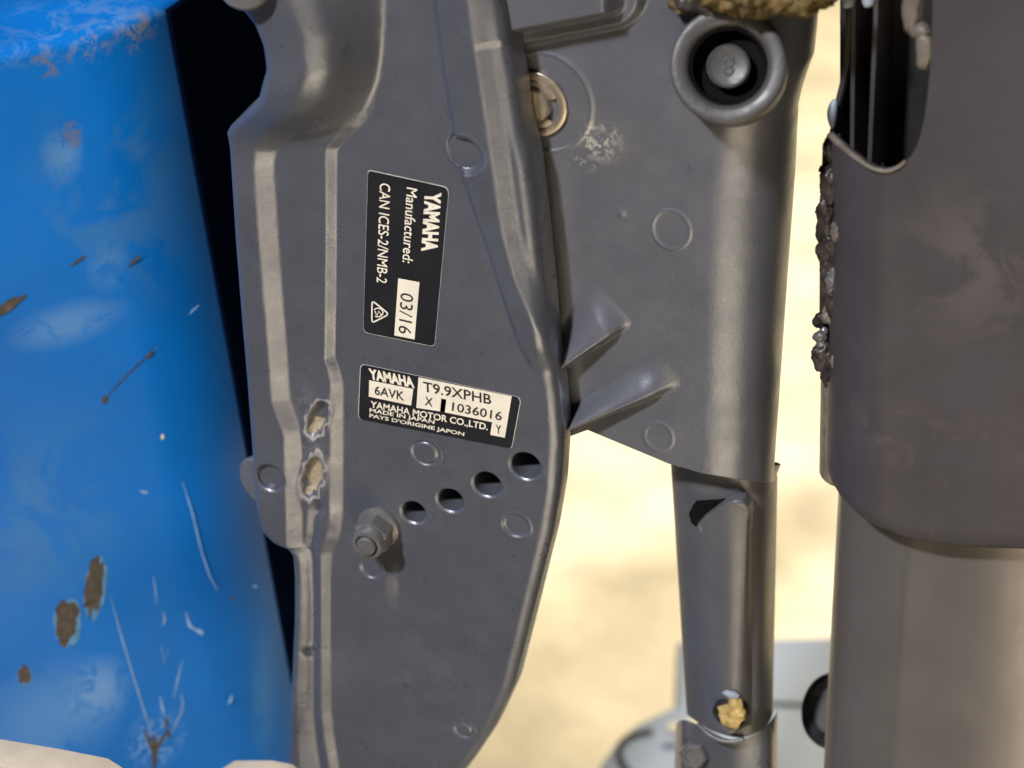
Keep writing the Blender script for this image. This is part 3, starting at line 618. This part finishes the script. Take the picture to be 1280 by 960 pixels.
# lower housing
def down(px, py, Y, z):                      # follow the housing's own slant down to z
    a, b = at(px[0], py[0], Y), at(px[1], py[1], Y); t = (z - a[2]) / (b[2] - a[2]); return a + (b - a) * t
cols = [((1060, 1052), 60), ((1047, 1030), 44), ((1052, 1038), 32), ((1075, 1058), 24), ((1104, 1084), 19.2), ((1132, 1108), 16.8), ((1160, 1136), 15.4), ((1300, 1290), 12), ((1420, 1420), 30)]
def cr(P, sub):
    out = []; P = [np.array(p) for p in P]
    for i in range(len(P) - 1):
        p0, p1, p2, p3 = P[max(i - 1, 0)], P[i], P[i + 1], P[min(i + 2, len(P) - 1)]
        for k in range(sub):
            t = k / sub; out.append(.5 * (2 * p1 + (p2 - p0) * t + (2 * p0 - 5 * p1 + 4 * p2 - p3) * t * t + (3 * p1 - p0 - 3 * p2 + p3) * t ** 3))
    return np.array(out + [P[-1]])
loft('lower_housing', [cr([down(c[0], (640, 960), YC + c[1], z) for c in cols], 6) for z in np.linspace(-20, -400, 60)], M_leg, lg)

# ------------------------------------------------------------------ boat transom
tr = thing('boat_transom', TR0, 'scratched bright blue painted transom of the boat left of the motor bracket', 'boat transom')
def tsec(z, grow=0.0):
    a, b = at(180, 25, 66), at(350, 930, 66); t = (z - a[2]) / (b[2] - a[2]); c = (a + (b - a) * t)[:2]
    r = 30.0; d2 = np.array([0.05, 1.0]); d2 /= np.linalg.norm(d2)
    p1, p2 = c + D1 * r, c + d2 * r; pts = [c + D1 * 420, c + D1 * 200]
    pts += [c + D1 * s for s in np.linspace(190, r * 1.1, 30)]
    pts += [(1 - k) ** 2 * p1 + 2 * k * (1 - k) * c + k * k * p2 for k in np.linspace(0, 1, 26)]
    pts += [c + d2 * 95, c + d2 * 95 + D1 * 500]
    pts = np.array(pts)
    if grow:
        nrm = np.array([.75, -.66]); pts[:-2] -= grow * np.where((np.arange(len(pts) - 2) < 45)[:, None], nrm, np.array([.9, -.3]))
    return np.column_stack([pts, np.full(len(pts), z)])
ZTOP = at(180, 25, 66)[2]
rows = [tsec(z) for z in (-600, -400, -250)] + [tsec(z) for z in np.linspace(-200, ZTOP - 5, 80)]
for k in np.linspace(.1, 1, 9): rows.append(tsec(ZTOP - 5 + 5 * math.sin(k * math.pi / 2), 5 * (1 - math.cos(k * math.pi / 2))))
loft('hull_plate', rows, M_blue, tr, True, True)
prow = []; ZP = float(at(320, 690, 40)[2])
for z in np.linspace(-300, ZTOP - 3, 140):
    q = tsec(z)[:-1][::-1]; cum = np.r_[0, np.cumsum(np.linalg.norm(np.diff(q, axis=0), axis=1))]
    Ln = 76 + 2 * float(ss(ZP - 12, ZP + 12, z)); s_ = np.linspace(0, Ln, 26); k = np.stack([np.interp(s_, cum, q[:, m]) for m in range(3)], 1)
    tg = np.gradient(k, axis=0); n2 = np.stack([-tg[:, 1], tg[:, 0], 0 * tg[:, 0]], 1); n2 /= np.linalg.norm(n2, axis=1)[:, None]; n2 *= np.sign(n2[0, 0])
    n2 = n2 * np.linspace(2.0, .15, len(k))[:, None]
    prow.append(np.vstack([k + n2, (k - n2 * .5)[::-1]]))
loft('gap_shade', prow, M_gapshade, tr, True, True)  # dark sheet added over the aft face in place of real shadow
def chip(cx, cy, rx, ry, ang, m, seed, off=.25, name='paint_chip', jag=.22):
    rnd = random.Random(seed); n = 26; pts = []
    for k in range(n):
        t = 2 * math.pi * k / n; r = 1 + jag * (rnd.random() - .5) * 2; x, y = rx * r * math.cos(t), ry * r * math.sin(t)
        pts.append(on_trans(cx + x * math.cos(ang) - y * math.sin(ang), cy + x * math.sin(ang) + y * math.cos(ang), off))
    c = on_trans(cx, cy, off); return mk(name, [c] + pts, [(0, 1 + k, 1 + (k + 1) % n) for k in range(n)], m, tr, False)
for k, (x, y, rx, ry, an) in enumerate(((118, 733, 11.5, 36, .12), (83, 778, 15, 27, .1), (30, 843, 8, 11, 0), (8, 384, 26, 6, -.55), (131, 500, 4, 5, .5), (187, 443, 2.6, 6, .6),
        (98, 326, 13, 1.6, -.6), (168, 326, 10, 1.6, -.75), (193, 940, 3.5, 22, .05), (186, 926, 2.2, 15, -.35), (200, 928, 2.0, 15, .5), (208, 903, 2.2, 6, 0), (211, 917, 2.2, 6, 0), (291, 747, 2.2, 3, 0))):
    chip(x, y, rx, ry, an, M_rust, k + 3, .3)
    if k < 3: chip(x + 1, y + 1, rx * 1.16, ry * 1.07, an, M_edgeblue, k + 33, .2, 'paint_edge', .16)
def scr(pts, wd, m=None, off=.3):
    p = np.array(pts, float); ribbon('scratch', p, np.r_[wd * .3, np.full(len(p) - 2, wd), wd * .3] if len(p) > 2 else wd, m or M_scr, tr, Y=lambda a, b: on_trans(a, b, off))
scr([(228, 602), (240, 640), (252, 690), (262, 720), (272, 738)], 1.6)
scr([(138, 745), (150, 790), (165, 840), (182, 895), (190, 920)], 1.5)
scr([(232, 765), (237, 782), (248, 790)], 4); scr([(202, 808), (205, 828), (211, 810)], 1.6); scr([(228, 825), (222, 850), (217, 872)], 2)
scr([(200, 870), (203, 885), (206, 895)], 3); scr([(230, 885), (222, 900), (213, 917)], 2); scr([(226, 866), (229, 880), (224, 892)], 2); scr([(192, 720), (194, 735), (196, 755)], 1.6)
scr([(132, 498), (150, 478), (170, 458), (198, 432)], 1.6, M_rust, .28); scr([(236, 393), (242, 387), (249, 381)], 2); scr([(290, 868), (288, 876), (285, 880)], 3); scr([(204, 765), (206, 775), (203, 782)], 2.4)
scr([(316, 735), (319, 732), (322, 734)], 3); chip(203, 546, 2.4, 3.2, 0, M_print, 60, .3); chip(180, 615, 5, 2, .2, M_scr, 61, .3); chip(250, 790, 5, 3, .5, M_scr, 63, .3)

# pale boards at the lower left corner
def on_y(px, py, Y): return at(px, py, Y)
b1 = slab('wooden_board', [at(-60, 947, -120), at(40, 964, -120), at(100, 976, -120), at(125, 992, -120), at(125, 1040, -120), at(-60, 1040, -120)], None, (4, 14, 0), M_wood, None, 1.5, base=at(50, 1010, -118))
tag(b1, 'pale wooden board edge in front of the blue transom, bottom left corner', 'board')
b2 = slab('wooden_block', [at(246, 1002, -40), at(250, 984, -40), at(264, 976, -40), at(310, 976, -40), at(336, 981, -40), at(350, 992, -40), at(356, 1025, -40), at(246, 1025, -40)], None, (4, 14, 0), M_wood, None, 1.5, base=at(310, 1005, -40))
tag(b2, 'pale rounded block end below the blue transom beside the clamp bracket foot', 'block')

# ------------------------------------------------------------------ things on the floor
poly = [(728, 1010), (740, 978), (752, 950), (770, 925), (796, 903), (825, 889), (846, 880), (846, 800), (1120, 792), (1120, 1010)]
zt = FLOOR + 60
gp = slab('floor_plate', [atz(x, y, zt) for x, y in poly], None, (0, 0, -60), M_greypl, None, 4, base=atz(900, 900, FLOOR)); tag(gp, 'pale grey plastic plate with rounded corner on the sandy floor', 'plate')
cb = tube('black_cord', [atz(x, y, zt + 2) for x, y in ((815, 914), (795, 918), (780, 926), (774, 940), (778, 955), (790, 970))], 2.0, M_black, None, base=atz(790, 930, zt)); tag(cb, 'thin black cord curled on the pale grey plate', 'cord')
cd = tube('beige_cord', [atz(x, y, zt + 12) for x, y in ((835, 911), (850, 910), (862, 907), (876, 902))], 3.6, M_wood, None, base=atz(850, 910, zt)); tag(cd, 'short beige cord beside the lower end of the shaft sleeve', 'cord')
sm = tube('dark_wire', [atz(x, y, zt + 1.5) for x, y in ((955, 879), (985, 880), (1010, 881))], 1.2, M_black, None, base=atz(985, 880, zt)); tag(sm, 'thin dark wire across the grey plate between sleeve and motor leg', 'wire')
wc = at(1041, 888, 75); wh = thing('rubber_wheel', wc, 'small black rubber wheel half hidden behind the lower motor leg', 'wheel')
lathe('tyre', wc, (-.55, -.6, .5), [(8, -5), (13, -5), (15.5, -3), (16, 0), (15, 2.6), (12.5, 3.2), (10.5, 2), (9, 0), (3, -1)], M_black, wh, 48)
lathe('hub', wc, (-.55, -.6, .5), [(10, -2), (9.6, 1), (7, 2.2), (2, 2.4)], M_nut, wh, 32)
